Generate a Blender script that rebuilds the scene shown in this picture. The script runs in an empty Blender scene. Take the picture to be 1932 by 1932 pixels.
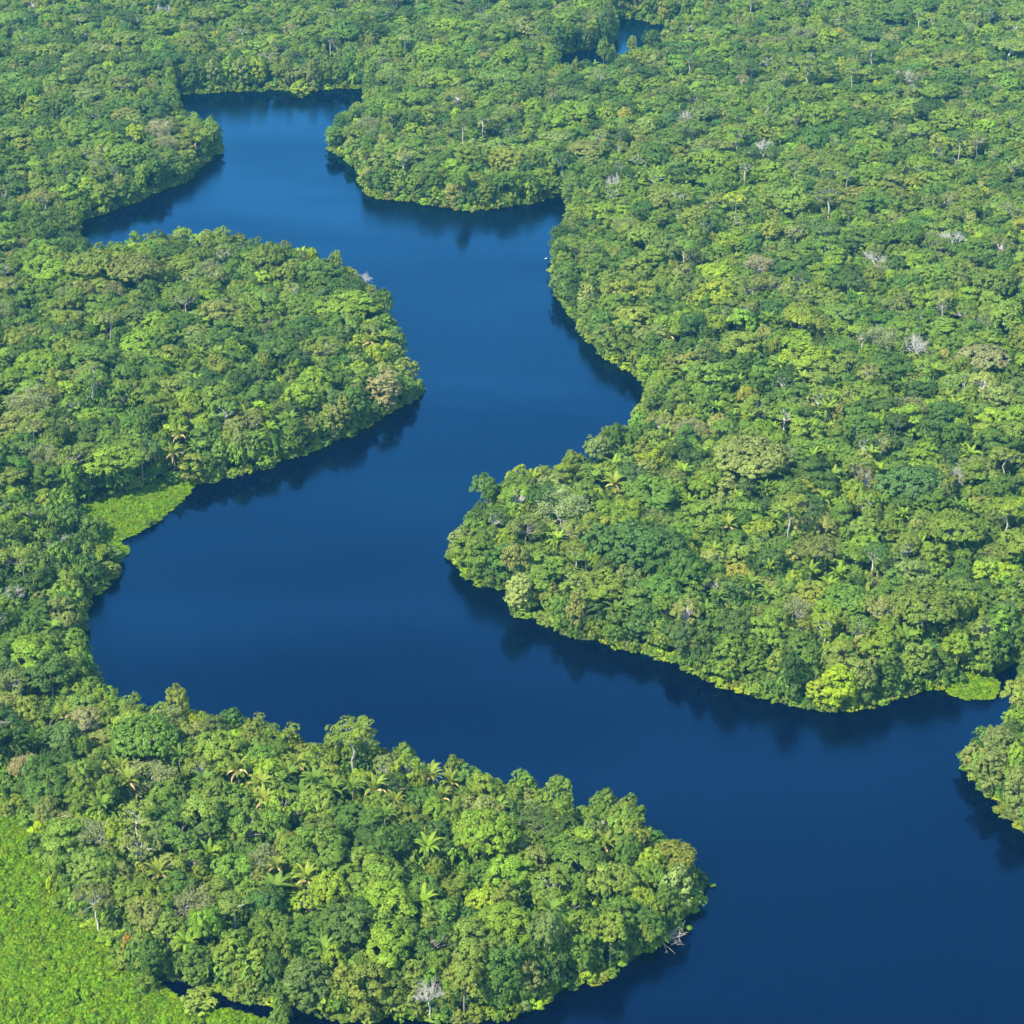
import bpy, math, random
import numpy as np
from mathutils import Vector

rng = np.random.default_rng(11)
random.seed(11)
S = bpy.context.scene
COL = S.collection
PI = math.pi

# ------------------------------------------------------------------ camera, sky, sun, exposure
H = 420.0
PITCH = math.radians(27.0)
FOV = math.radians(28.0)
FPX = 966.0 / math.tan(FOV / 2)
cd = bpy.data.cameras.new('camera')
cam = bpy.data.objects.new('camera', cd)
COL.objects.link(cam)
cam.location = (0, 0, H)
cam.rotation_euler = (math.radians(90) - PITCH, 0, 0)
cd.sensor_fit = 'HORIZONTAL'
cd.angle = FOV
cd.clip_start = 1.0
cd.clip_end = 60000
S.camera = cam

SUN_EL, SUN_AZ = math.radians(50), math.radians(232)      # azimuth clockwise from +Y
sdir = Vector((math.sin(SUN_AZ) * math.cos(SUN_EL), math.cos(SUN_AZ) * math.cos(SUN_EL), math.sin(SUN_EL)))
w = bpy.data.worlds.new('World')
S.world = w
w.use_nodes = True
nt = w.node_tree
bg = nt.nodes['Background']
sky = nt.nodes.new('ShaderNodeTexSky')
sky.sky_type = 'NISHITA'
sky.sun_disc = False
sky.sun_elevation = SUN_EL
sky.sun_rotation = SUN_AZ
sky.air_density = 1.7
sky.dust_density = 0.1
sky.ozone_density = 4.0
nt.links.new(sky.outputs[0], bg.inputs['Color'])
bg.inputs['Strength'].default_value = 0.15
ld = bpy.data.lights.new('sun', 'SUN')
ld.energy = 5.0
ld.angle = math.radians(0.5)
ld.color = (1.0, 0.95, 0.86)
sun = bpy.data.objects.new('sun', ld)
COL.objects.link(sun)
sun.rotation_euler = sdir.to_track_quat('Z', 'Y').to_euler()
S.view_settings.view_transform = 'Standard'
S.view_settings.look = 'None'
S.view_settings.gamma = 1.0
S.view_settings.exposure = 1.17
S.render.engine = 'CYCLES'
cy = S.cycles
cy.max_bounces = 5
cy.diffuse_bounces = 2
cy.glossy_bounces = 2
cy.transmission_bounces = 3
cy.transparent_max_bounces = 4
cy.volume_bounces = 0
cy.caustics_reflective = False
cy.caustics_refractive = False
cy.sample_clamp_indirect = 4.0
cy.use_denoising = True
cy.denoiser = 'OPENIMAGEDENOISE'
cy.denoising_input_passes = 'RGB_ALBEDO_NORMAL'


# ------------------------------------------------------------------ picture <-> ground
def ray(px, py):
    x = (px - 966) / FPX
    y = -(py - 966) / FPX
    c, s = math.cos(PITCH), math.sin(PITCH)
    return Vector((x, c + y * s, -s + y * c))


def unproj(px, py, z=0.0):
    d = ray(px, py)
    t = (z - H) / d.z
    return d.x * t, d.y * t


def proj(x, y, z):
    """world -> (px, py, depth); works on arrays"""
    c, s = math.cos(PITCH), math.sin(PITCH)
    dz = z - H
    f = y * c - dz * s
    u = y * s + dz * c
    return 966 + FPX * x / f, 966 - FPX * u / f, f


# ------------------------------------------------------------------ materials
def new_mat(name):
    m = bpy.data.materials.new(name)
    m.use_nodes = True
    t = m.node_tree
    t.nodes.clear()
    return m, t, t.nodes.new('ShaderNodeOutputMaterial')


def leaf_material(name, transl=0.25, spread=0.4):
    """leaves: colour comes with each tree ("tint"), each leaf a little lighter or darker"""
    m, t, out = new_mat(name)
    N, L = t.nodes, t.links
    a = N.new('ShaderNodeAttribute'); a.attribute_type = 'INSTANCER'; a.attribute_name = 'tint'
    v = N.new('ShaderNodeAttribute'); v.attribute_type = 'GEOMETRY'; v.attribute_name = 'leafvar'
    mr = N.new('ShaderNodeMapRange')
    mr.inputs['To Min'].default_value = 1 - spread; mr.inputs['To Max'].default_value = 1 + spread
    L.new(v.outputs['Fac'], mr.inputs['Value'])
    mul = N.new('ShaderNodeVectorMath'); mul.operation = 'SCALE'
    L.new(a.outputs['Vector'], mul.inputs[0]); L.new(mr.outputs[0], mul.inputs['Scale'])
    # patches of slightly yellower growth
    tc = N.new('ShaderNodeNewGeometry')
    nz = N.new('ShaderNodeTexNoise'); nz.inputs['Scale'].default_value = 0.22; nz.inputs['Detail'].default_value = 2
    L.new(tc.outputs['Position'], nz.inputs['Vector'])
    hs = N.new('ShaderNodeHueSaturation')
    mh = N.new('ShaderNodeMapRange'); mh.inputs['From Min'].default_value = 0.3; mh.inputs['From Max'].default_value = 0.7
    mh.inputs['To Min'].default_value = 0.485; mh.inputs['To Max'].default_value = 0.512
    L.new(nz.outputs['Fac'], mh.inputs['Value']); L.new(mh.outputs[0], hs.inputs['Hue'])
    L.new(mul.outputs[0], hs.inputs['Color'])
    b = N.new('ShaderNodeBsdfPrincipled'); b.inputs['Roughness'].default_value = 0.55
    b.inputs['Specular IOR Level'].default_value = 0.1
    tr = N.new('ShaderNodeBsdfTranslucent')
    gm = N.new('ShaderNodeMix'); gm.data_type = 'RGBA'; gm.blend_type = 'MULTIPLY'; gm.inputs['Factor'].default_value = 1
    gm.inputs[7].default_value = (1.25, 1.15, 0.45, 1)
    L.new(hs.outputs[0], gm.inputs[6]); L.new(gm.outputs[2], tr.inputs['Color'])
    L.new(hs.outputs[0], b.inputs['Base Color'])
    mx = N.new('ShaderNodeMixShader'); mx.inputs['Fac'].default_value = transl
    L.new(b.outputs[0], mx.inputs[1]); L.new(tr.outputs[0], mx.inputs[2]); L.new(mx.outputs[0], out.inputs['Surface'])
    return m


def bark_material(name, c1, c2):
    m, t, out = new_mat(name)
    N, L = t.nodes, t.links
    g = N.new('ShaderNodeNewGeometry')
    nz = N.new('ShaderNodeTexNoise'); nz.inputs['Scale'].default_value = 1.3; nz.inputs['Detail'].default_value = 4
    L.new(g.outputs['Position'], nz.inputs['Vector'])
    r = N.new('ShaderNodeValToRGB')
    r.color_ramp.elements[0].position = 0.35; r.color_ramp.elements[0].color = (*c1, 1)
    r.color_ramp.elements[1].position = 0.65; r.color_ramp.elements[1].color = (*c2, 1)
    L.new(nz.outputs['Fac'], r.inputs['Fac'])
    b = N.new('ShaderNodeBsdfPrincipled'); b.inputs['Roughness'].default_value = 0.85
    L.new(r.outputs[0], b.inputs['Base Color']); L.new(b.outputs[0], out.inputs['Surface'])
    return m


M_LEAF = leaf_material('leaf')
M_TUFT = leaf_material('marsh_leaf', 0.3, 0.2)
M_FROND = leaf_material('frond', 0.4, 0.4)
M_BARK = bark_material('bark', (0.13, 0.11, 0.085), (0.24, 0.21, 0.17))
M_PALE = bark_material('pale_bark', (0.34, 0.31, 0.25), (0.60, 0.56, 0.47))
M_GREYBARK = bark_material('grey_bark', (0.22, 0.2, 0.16), (0.42, 0.39, 0.32))
M_DRY = bark_material('dry_frond', (0.30, 0.19, 0.06), (0.52, 0.38, 0.15))
M_STRAW = bark_material('dead_twigs', (0.26, 0.2, 0.14), (0.5, 0.42, 0.33))

m, t, out = new_mat('forest_floor')
N, L = t.nodes, t.links
g = N.new('ShaderNodeNewGeometry')
nz = N.new('ShaderNodeTexNoise'); nz.inputs['Scale'].default_value = 0.35; nz.inputs['Detail'].default_value = 6
L.new(g.outputs['Position'], nz.inputs['Vector'])
r = N.new('ShaderNodeValToRGB')
r.color_ramp.elements[0].position = 0.35; r.color_ramp.elements[0].color = (0.012, 0.02, 0.008, 1)
r.color_ramp.elements[1].position = 0.7; r.color_ramp.elements[1].color = (0.035, 0.055, 0.015, 1)
L.new(nz.outputs['Fac'], r.inputs['Fac'])
b = N.new('ShaderNodeBsdfPrincipled'); b.inputs['Roughness'].default_value = 0.95
L.new(r.outputs[0], b.inputs['Base Color']); L.new(b.outputs[0], out.inputs['Surface'])
M_FLOOR = m

m, t, out = new_mat('blackwater')
N, L = t.nodes, t.links
g = N.new('ShaderNodeNewGeometry')
body = N.new('ShaderNodeBsdfDiffuse')
body.inputs['Color'].default_value = (0.0001, 0.0003, 0.0085, 1)
gl = N.new('ShaderNodeBsdfGlossy')
gl.inputs['Color'].default_value = (0.15, 0.58, 1.0, 1)
fr = N.new('ShaderNodeFresnel'); fr.inputs['IOR'].default_value = 1.49
mx = N.new('ShaderNodeMixShader')
n1 = N.new('ShaderNodeTexNoise'); n1.inputs['Scale'].default_value = 0.5; n1.inputs['Detail'].default_value = 5
n2 = N.new('ShaderNodeTexNoise'); n2.inputs['Scale'].default_value = 0.0075; n2.inputs['Detail'].default_value = 3
mp = N.new('ShaderNodeMapping'); mp.inputs['Scale'].default_value = (0.6, 1.7, 1)
L.new(g.outputs['Position'], n1.inputs['Vector'])
L.new(g.outputs['Position'], mp.inputs['Vector']); L.new(mp.outputs[0], n2.inputs['Vector'])
mr = N.new('ShaderNodeMapRange'); mr.inputs['From Min'].default_value = 0.36; mr.inputs['From Max'].default_value = 0.66
mr.inputs['To Min'].default_value = 0.04; mr.inputs['To Max'].default_value = 0.22
L.new(n2.outputs['Fac'], mr.inputs['Value']); L.new(mr.outputs[0], gl.inputs['Roughness'])
bs = N.new('ShaderNodeMapRange'); bs.inputs['From Min'].default_value = 0.36; bs.inputs['From Max'].default_value = 0.66
bs.inputs['To Min'].default_value = 0.1; bs.inputs['To Max'].default_value = 1.0
L.new(n2.outputs['Fac'], bs.inputs['Value'])
bp = N.new('ShaderNodeBump'); bp.inputs['Distance'].default_value = 0.12
L.new(bs.outputs[0], bp.inputs['Strength'])
L.new(n1.outputs['Fac'], bp.inputs['Height']); L.new(bp.outputs[0], gl.inputs['Normal']); L.new(bp.outputs[0], fr.inputs['Normal'])
# wind lanes and slicks: the broad patches and the small ripples catch a little more or less of the sky
n3 = N.new('ShaderNodeTexNoise'); n3.inputs['Scale'].default_value = 0.45; n3.inputs['Detail'].default_value = 3
mp3 = N.new('ShaderNodeMapping'); mp3.inputs['Scale'].default_value = (0.5, 1.2, 1); mp3.inputs['Rotation'].default_value = (0, 0, 0.35)
L.new(g.outputs['Position'], mp3.inputs['Vector']); L.new(mp3.outputs[0], n3.inputs['Vector'])
a1 = N.new('ShaderNodeMapRange'); a1.inputs['From Min'].default_value = 0.3; a1.inputs['From Max'].default_value = 0.7
a1.inputs['To Min'].default_value = 0.82; a1.inputs['To Max'].default_value = 1.28
a2 = N.new('ShaderNodeMapRange'); a2.inputs['From Min'].default_value = 0.3; a2.inputs['From Max'].default_value = 0.7
a2.inputs['To Min'].default_value = 0.91; a2.inputs['To Max'].default_value = 1.09
L.new(n2.outputs['Fac'], a1.inputs['Value']); L.new(n3.outputs['Fac'], a2.inputs['Value'])
m1 = N.new('ShaderNodeMath'); m1.operation = 'MULTIPLY'; m2 = N.new('ShaderNodeMath'); m2.operation = 'MULTIPLY'
L.new(a1.outputs[0], m1.inputs[0]); L.new(a2.outputs[0], m1.inputs[1])
L.new(m1.outputs[0], m2.inputs[0]); L.new(fr.outputs[0], m2.inputs[1])
L.new(m2.outputs[0], mx.inputs['Fac']); L.new(body.outputs[0], mx.inputs[1]); L.new(gl.outputs[0], mx.inputs[2])
L.new(mx.outputs[0], out.inputs['Surface'])
M_WATER = m


# ------------------------------------------------------------------ shorelines, traced on the photograph and put on the ground
# (px, py, kind): w = waterline, t = tree tops against the water (about 17 m up), in 1932 px pictures
Z_TOP = 19.0
WATER = """330 178 w;350 177 w;400 177 w;450 173 w;520 170 w;570 174 w;640 168 w;688 167 w;
690 182 t;660 196 t;632 208 t;622 228 t;622 285 w;655 298 w;682 330 w;688 352 w;700 374 w;760 379 w;830 389 w;890 399 w;940 393 w;1000 386 w;1040 374 w;1072 367 w;
1074 390 t;1052 425 t;1046 465 t;1047 520 w;1060 572 w;1085 606 w;1110 640 w;1135 672 w;1168 692 w;1205 715 w;1222 738 w;
1215 752 t;1180 772 t;1150 792 t;1132 838 t;1090 852 t;1050 862 t;1010 868 t;960 882 t;912 905 t;885 950 t;
848 1045 w;872 1080 w;905 1108 w;960 1115 w;966 1165 w;1010 1166 w;1070 1202 w;1130 1212 w;1180 1225 w;1240 1240 w;1300 1264 w;1340 1288 w;1400 1308 w;1450 1320 w;1510 1335 w;1580 1344 w;1640 1333 w;1700 1312 w;1770 1298 w;
1785 1312 w;1830 1318 w;1872 1318 w;1880 1300 w;1876 1280 w;1892 1262 w;1940 1240 w;2060 1220 w;2080 1232 w;1960 1268 w;1932 1290 w;
1905 1330 t;1850 1346 t;1826 1372 t;1822 1448 w;1832 1466 w;1858 1500 w;1880 1514 w;1900 1545 w;1935 1566 w;2060 1640 w;2300 1800 w;2600 2500 w;
900 2500 w;720 2150 w;600 1985 w;515 1931 w;458 1914 w;384 1899 w;322 1877 w;292 1856 w;
322 1850 w;390 1868 w;475 1887 w;565 1908 w;705 1926 w;865 1930 w;950 1926 w;975 1918 w;1005 1900 w;1060 1868 w;1120 1850 w;1190 1815 w;1232 1788 w;1290 1735 w;1318 1690 w;1328 1655 w;
1326 1620 t;1300 1572 t;1250 1542 t;1215 1498 t;1140 1470 t;1085 1482 t;1020 1445 t;930 1433 t;860 1428 t;800 1418 t;745 1392 t;650 1372 t;570 1368 t;500 1330 t;420 1323 t;310 1312 t;240 1287 t;190 1267 t;
150 1255 w;150 1215 w;156 1180 w;158 1140 w;190 1112 w;215 1090 w;222 1052 w;240 1046 w;243 1034 w;222 1028 w;230 1018 w;262 1003 w;312 974 w;345 938 w;374 914 w;
440 900 w;500 882 w;540 864 w;600 850 w;650 826 w;700 802 w;760 767 w;790 748 w;794 730 w;
776 690 t;765 655 t;757 622 t;745 590 t;718 552 t;695 522 t;650 490 t;600 464 t;560 452 t;500 447 t;440 433 t;380 423 t;330 432 t;300 430 t;270 428 t;220 443 t;170 457 t;
148 452 w;148 418 w;200 402 w;260 382 w;310 356 w;350 345 w;380 312 w;412 285 w;414 270 w;
412 240 t;400 225 t;385 214 t;352 200 t;335 188 t"""
RIVER = """1050 106 w;1090 96 w;1130 90 w;1158 84 w;1160 66 w;1152 44 w;1165 36 w;1200 36 w;1230 44 w;1262 49 w;1330 38 w;1330 44 w;
1265 50 t;1240 64 t;1218 72 t;1202 88 t;1168 92 t;1128 110 t;1095 117 t;1060 130 t"""


def trace(s):
    P = []
    for q in s.replace('\n', '').split(';'):
        a, b_, k = q.split()
        P.append(unproj(float(a), float(b_), Z_TOP if k == 't' else 0.0))
    P = np.array(P)
    # a little natural waviness between the traced points
    out = []
    for i in range(len(P)):
        p, q = P[i], P[(i + 1) % len(P)]
        n = max(1, int(np.hypot(*(q - p)) / 9))
        d = (q - p) / (np.hypot(*(q - p)) + 1e-6)
        for k in range(n):
            f = k / n
            o = rng.normal(0, 0.9) if k else 0
            out.append(p + (q - p) * f + np.array([-d[1], d[0]]) * o)
    return np.array(out)


POLYS = [trace(WATER), trace(RIVER)]


def inside(X, Y, P):
    c = np.zeros(X.shape, bool)
    x2, y2 = P[-1]
    for x1, y1 in P:
        k = (y1 > Y) != (y2 > Y)
        c ^= k & (X < (x2 - x1) * (Y - y1) / (y2 - y1 + 1e-12) + x1)
        x2, y2 = x1, y1
    return c


def seg_dist(X, Y, P):
    d = np.full(X.shape, 1e9)
    for i in range(len(P)):
        ax, ay = P[i]; bx, by = P[(i + 1) % len(P)]
        ex, ey = bx - ax, by - ay
        u = np.clip(((X - ax) * ex + (Y - ay) * ey) / (ex * ex + ey * ey + 1e-9), 0, 1)
        np.minimum(d, (X - ax - u * ex) ** 2 + (Y - ay - u * ey) ** 2, out=d)
    return np.sqrt(d)


# distance to the shore on a grid: + on land, - in water
GX0, GX1, GY0, GY1, GS = -620.0, 620.0, 300.0, 2200.0, 4.0
gx = np.arange(GX0, GX1 + 1, GS); gy = np.arange(GY0, GY1 + 1, GS)
GXX, GYY = np.meshgrid(gx, gy)
SD = np.full(GXX.shape, 1e9)
INW = np.zeros(GXX.shape, bool)
for P in POLYS:
    SD = np.minimum(SD, seg_dist(GXX.astype(np.float32), GYY.astype(np.float32), P))
    INW |= inside(GXX, GYY, P)
SD = np.where(INW, -SD, SD)


def sample(G, x, y):
    fx = np.clip((np.asarray(x) - GX0) / GS, 0, G.shape[1] - 1.001); fy = np.clip((np.asarray(y) - GY0) / GS, 0, G.shape[0] - 1.001)
    i, j = fx.astype(int), fy.astype(int)
    u, v = fx - i, fy - j
    return (G[j, i] * (1 - u) + G[j, i + 1] * u) * (1 - v) + (G[j + 1, i] * (1 - u) + G[j + 1, i + 1] * u) * v


def smoothstep(a, b_, x):
    u = np.clip((x - a) / (b_ - a), 0, 1)
    return u * u * (3 - 2 * u)


def wave(x, y):
    return (np.sin(x * 0.021 + 1.3) * np.cos(y * 0.017) + 0.6 * np.sin(x * 0.043 + y * 0.031 + 2)) / 1.6


MARSH_PX = {
    'marsh_near': '-300 1440;0 1502;62 1522;88 1560;96 1640;122 1680;153 1739;219 1764;240 1793;257 1835;292 1856;322 1877;384 1899;458 1914;515 1931;600 1985;720 2150;700 2400;-700 2400',
    'marsh_left': '128 985;150 962;230 936;300 920;345 908;374 912;345 938;312 974;262 1003;230 1018;222 1028;243 1034;240 1046;222 1052;205 1035;175 1010',
    'marsh_right': '1785 1312;1800 1290;1850 1276;1878 1280;1880 1300;1872 1318;1830 1318',
}
MARSH = {k: np.array([unproj(*map(float, q.split())) for q in v.split(';')]) for k, v in MARSH_PX.items()}
INM = np.zeros(GXX.shape, bool)
for P in MARSH.values():
    INM |= inside(GXX, GYY, P)
TZ = np.where(SD > 0, 0.25 + 3.2 * smoothstep(2, 60, SD) + 2.2 * wave(GXX, GYY) * smoothstep(20, 120, SD), -0.4 - 2.5 * smoothstep(0, 12, -SD))
TZ = np.where(INM, np.minimum(TZ, 0.3), TZ)


def put(o, name=None, parent=None, **props):
    if name: o.name = name
    COL.objects.link(o)
    if parent: o.parent = parent
    for k, v in props.items(): o[k] = v
    return o


def mesh_from(name, V, F, mats, midx=None, leafvar=None, smooth=None):
    """F: (n,4) int array of quads"""
    me = bpy.data.meshes.new(name)
    V = np.asarray(V, np.float32); F = np.asarray(F, np.int32)
    me.vertices.add(len(V)); me.vertices.foreach_set('co', V.ravel())
    k = F.shape[1]
    me.loops.add(F.size); me.loops.foreach_set('vertex_index', F.ravel())
    me.polygons.add(len(F))
    me.polygons.foreach_set('loop_start', np.arange(0, F.size, k, dtype=np.int32))
    for mm in mats: me.materials.append(mm)
    if midx is not None: me.polygons.foreach_set('material_index', np.asarray(midx, np.int32))
    if smooth is not None: me.polygons.foreach_set('use_smooth', np.asarray(smooth, bool))
    if leafvar is not None:
        a = me.attributes.new('leafvar', 'FLOAT', 'FACE'); a.data.foreach_set('value', np.asarray(leafvar, np.float32))
    me.update(calc_edges=True)
    return me


ny, nx = GXX.shape
idx = np.arange(nx * ny).reshape(ny, nx)
F = np.stack([idx[:-1, :-1], idx[:-1, 1:], idx[1:, 1:], idx[1:, :-1]], -1).reshape(-1, 4)
me = mesh_from('terrain', np.stack([GXX, GYY, TZ], -1).reshape(-1, 3), F, [M_FLOOR], smooth=np.ones(len(F)))
put(bpy.data.objects.new('terrain', me), kind='structure', label='dark forest floor under the rainforest canopy')
# the land beyond, out to the horizon
def ring_mesh():
    V, F = [], []
    o = [(-30000, -3000), (30000, -3000), (30000, 40000), (-30000, 40000)]
    i_ = [(GX0, GY0), (GX1, GY0), (GX1, GY1), (GX0, GY1)]
    for p in o + i_: V.append((p[0], p[1], -1.2))
    for k in range(4): F.append((k, (k + 1) % 4, 4 + (k + 1) % 4, 4 + k))
    return V, F
V, F = ring_mesh()
put(bpy.data.objects.new('ground', mesh_from('ground', V, F, [M_FLOOR])), kind='structure')
V = [(GX0 + 2, GY0 + 2, 0), (GX1 - 2, GY0 + 2, 0), (GX1 - 2, GY1 - 2, 0), (GX0 + 2, GY1 - 2, 0)]
put(bpy.data.objects.new('water', mesh_from('water', V, [(0, 1, 2, 3)], [M_WATER])), kind='structure', label='calm dark blue river water between the wooded banks')


# ------------------------------------------------------------------ tree building
def unit(v):
    return v / (np.linalg.norm(v, axis=-1, keepdims=True) + 1e-9)


class Geo:
    def __init__(s): s.V, s.F, s.M, s.L, s.n = [], [], [], [], 0

    def add(s, V, F, m, lv):
        s.V.append(np.asarray(V, float)); s.F.append(np.asarray(F) + s.n); s.n += len(V)
        s.M.append(np.full(len(F), m)); s.L.append(np.broadcast_to(lv, (len(F),)))

    def leaves(s, P, Nn, size, R, jit=0.5, m=0, base=None, elong=1.5):
        """one small leaf spray (a creased quad) at every point, roughly facing its normal"""
        n = len(P)
        N_ = unit(Nn + R.normal(0, jit, (n, 3)))
        A = unit(np.cross(N_, R.normal(0, 1, (n, 3))))
        B = np.cross(N_, A)
        sz = size * R.uniform(0.65, 1.35, (n, 1)) * 0.5
        q = np.stack([P - A * sz * elong, P - B * sz - N_ * sz * 0.15, P + A * sz * elong, P + B * sz + N_ * sz * 0.15], 1).reshape(-1, 3)
        lv = R.beta(2.2, 2.2, n) if base is None else np.clip(base + R.normal(0, 0.13, n), 0, 1)
        s.add(q, np.arange(4 * n).reshape(n, 4), m, lv)

    def tube(s, pts, rad, m=1, sides=5):
        pts = np.asarray(pts, float); k = len(pts)
        T = unit(np.gradient(pts, axis=0))
        a = unit(np.cross(T, [0.31, 0.9, 0.2])); b_ = np.cross(T, a)
        th = np.linspace(0, 2 * PI, sides, endpoint=False)
        V = pts[:, None] + (a[:, None] * np.cos(th)[None, :, None] + b_[:, None] * np.sin(th)[None, :, None]) * np.asarray(rad)[:, None, None]
        V = V.reshape(-1, 3)
        i = np.arange(k - 1)[:, None] * sides; j = np.arange(sides)[None]; j2 = (j + 1) % sides
        F = np.stack([i + j, i + j2, i + sides + j2, i + sides + j], -1).reshape(-1, 4)
        s.add(V, F, m, 0.5)

    def mesh(s, name, mats):
        return mesh_from(name, np.concatenate(s.V), np.concatenate(s.F), mats, np.concatenate(s.M), np.concatenate(s.L))


def sphere_dirs(n, R, zmin=-1.0):
    z = R.uniform(zmin, 1, n); a = R.uniform(0, 2 * PI, n); r = np.sqrt(1 - z * z)
    return np.stack([r * np.cos(a), r * np.sin(a), z], -1)


def limb(p0, p1, R, bow=0.12, k=5):
    p0, p1 = np.array(p0, float), np.array(p1, float)
    t = np.linspace(0, 1, k)[:, None]
    L_ = np.linalg.norm(p1 - p0)
    side = R.normal(0, 1, 3) * bow * L_
    return p0 + (p1 - p0) * t + side * np.sin(t * PI) * 0.5 + np.array([0, 0, 1]) * np.sin(t * PI) * L_ * 0.08 + R.normal(0, 0.02 * L_, (k, 3)) * (t > 0) * (t < 1)


def crown(seed, Rxy, Rz, zc, n_lobes, lobe_r, flat=0.75, zmin=-0.25, leaf=0.42, dens=1.0, sub_r=0.95, shelf=0, trunk_r=0.35, limbs=7, stem=True, bend=1.0, hang=0.0):
    """lobes over a dome, twig clusters over each lobe, leaf sprays over each cluster; trunk and limbs reach the lobes"""
    R = np.random.default_rng(seed)
    C, T = Geo(), Geo()
    # lobes
    D = sphere_dirs(n_lobes * 6, R, zmin)
    keep = []
    for d in D:                                             # spread them out
        if len(keep) >= n_lobes: break
        if all(np.dot(d, e) < math.cos(1.15 / math.sqrt(n_lobes) * 1.25) for e in keep): keep.append(d)
    D = np.array(keep)
    k = R.uniform(0.72, 1.0, (len(D), 1))
    Lc = D * k * [Rxy, Rxy, Rz] * [1, 1, 1] + [0, 0, zc]
    lop = 1 + 0.25 * np.sin(np.arctan2(D[:, 1], D[:, 0]) * R.integers(1, 4) + R.uniform(0, 6))
    Lc[:, :2] *= lop[:, None]
    if shelf: Lc[:, 2] = zc + np.round((Lc[:, 2] - zc) / shelf) * shelf + R.normal(0, 0.2, len(Lc))
    Lr = lobe_r * R.uniform(0.7, 1.25, len(D))
    cen = np.array([0, 0, zc - Rz * 0.35])
    SP, SR, SN, SB = [], [], [], []
    for c, r in zip(Lc, Lr):
        n = max(5, int(1.35 * dens * (2 * PI * r * r) / (sub_r * sub_r * PI) * 1.15))
        d = sphere_dirs(n, R, -0.35)
        p = c + d * [r, r, r * flat] * R.uniform(0.75, 1.0, (n, 1))
        ins = np.zeros(n, bool)
        for c2, r2 in zip(Lc, Lr):                          # drop what is buried in a neighbouring lobe
            if c2 is c: continue
            ins |= (((p - c2) / [r2, r2, r2 * flat]) ** 2).sum(-1) < 0.62
        p, d = p[~ins], d[~ins]
        SP.append(p); SN.append(unit(d * 0.65 + unit(p - cen) * 0.6)); SR.append(np.full(len(p), 1.0) * sub_r * R.uniform(0.7, 1.25, len(p)))
        SB.append(np.full(len(p), R.uniform(0.3, 0.7)))
    SP, SN, SR, SB = map(np.concatenate, (SP, SN, SR, SB))
    nl = np.maximum(3, (dens * 1.5 * 2 * PI * SR ** 2 / (leaf * leaf * 0.75) * 0.5).astype(int))
    ii = np.repeat(np.arange(len(SP)), nl)
    n = len(ii)
    d = sphere_dirs(n, R, -0.15)
    # the hemisphere of the cluster turned to its normal
    nn = SN[ii]
    d = d - 2 * nn * np.minimum(0, (d * nn).sum(-1))[:, None] * R.uniform(0.3, 1, (n, 1))
    d = unit(d)
    P = SP[ii] + d * (SR[ii] * R.uniform(0.7, 1.05, n))[:, None] * [1, 1, 0.72]
    if hang: P[:, 2] -= hang * R.random(n) ** 3
    C.leaves(P, d * 0.7 + nn * 0.5 + [0, 0, 0.35], leaf, R, 0.28 * bend, base=np.clip(SB[ii] + R.normal(0, 0.1, len(SP))[ii], 0, 1))
    # trunk and limbs
    if stem:
        fork = np.array([R.normal(0, 0.5), R.normal(0, 0.5), zc - Rz * 0.55])
        fork[2] = max(fork[2], 2.0)
        pts = limb([0, 0, -1.5], fork, R, 0.05, 6)
        T.tube(pts, np.linspace(trunk_r * 1.25, trunk_r * 0.8, 6), 0, 7)
        order = R.permutation(len(Lc))[:limbs]
        for j in order:
            e = Lc[j] - [0, 0, Lr[j] * 0.3]
            pp = limb(fork, e, R, 0.15, 6)
            T.tube(pp, np.linspace(trunk_r * 0.62, trunk_r * 0.16, 6), 0, 5)
            for q in range(2):
                e2 = pp[3] + (e - pp[3]) * R.uniform(0.4, 0.8) + R.normal(0, lobe_r * 0.6, 3)
                T.tube(limb(pp[3], e2, R, 0.2, 4), np.linspace(trunk_r * 0.28, trunk_r * 0.08, 4), 0, 4)
    return C, T


def bare(seed, h, spread, zf, levels=4, r0=0.4, leafy=0, leaf=0.45):
    """a tree that shows its branches: forked again and again, with few or no leaves"""
    R = np.random.default_rng(seed)
    C, T = Geo(), Geo()
    tips = []
    T.tube(limb([0, 0, -1.5], [0, 0, zf], R, 0.05, 6), np.linspace(r0 * 1.3, r0, 6), 0, 7)

    def grow(p, d, L_, r, lv):
        e = p + d * L_
        T.tube(limb(p, e, R, 0.22, 4), np.linspace(r, r * 0.6, 4), 0, 5 if lv > 1 else 4)
        if lv == 0:
            tips.append(e); return
        if lv <= 2: tips.append(e)
        for _ in range(R.integers(2, 4) + (lv >= levels - 1)):
            nd = unit(d + R.normal(0, 0.62, 3) * [1, 1, 0.7] + [0, 0, 0.06])
            grow(e, nd, L_ * R.uniform(0.62, 0.85), r * 0.6, lv - 1)
    n0 = 5
    for k in range(n0):
        a = 2 * PI * k / n0 + R.uniform(-0.4, 0.4)
        d = unit(np.array([math.cos(a) * spread, math.sin(a) * spread, h * R.uniform(0.6, 1.0)]))
        grow(np.array([0, 0, zf * R.uniform(0.9, 1.0)]), d, math.hypot(spread, h) * 0.38, r0 * 0.6, levels)
    if leafy:
        tp = np.array(tips)
        ii = np.repeat(np.arange(len(tp)), leafy)
        P = tp[ii] + R.normal(0, 0.6, (len(ii), 3)) * [1, 1, 0.6] - [0, 0, 0.6]
        C.leaves(P, np.tile([0, 0, 1.0], (len(P), 1)), leaf, R, 0.6)
    return C, T


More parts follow.
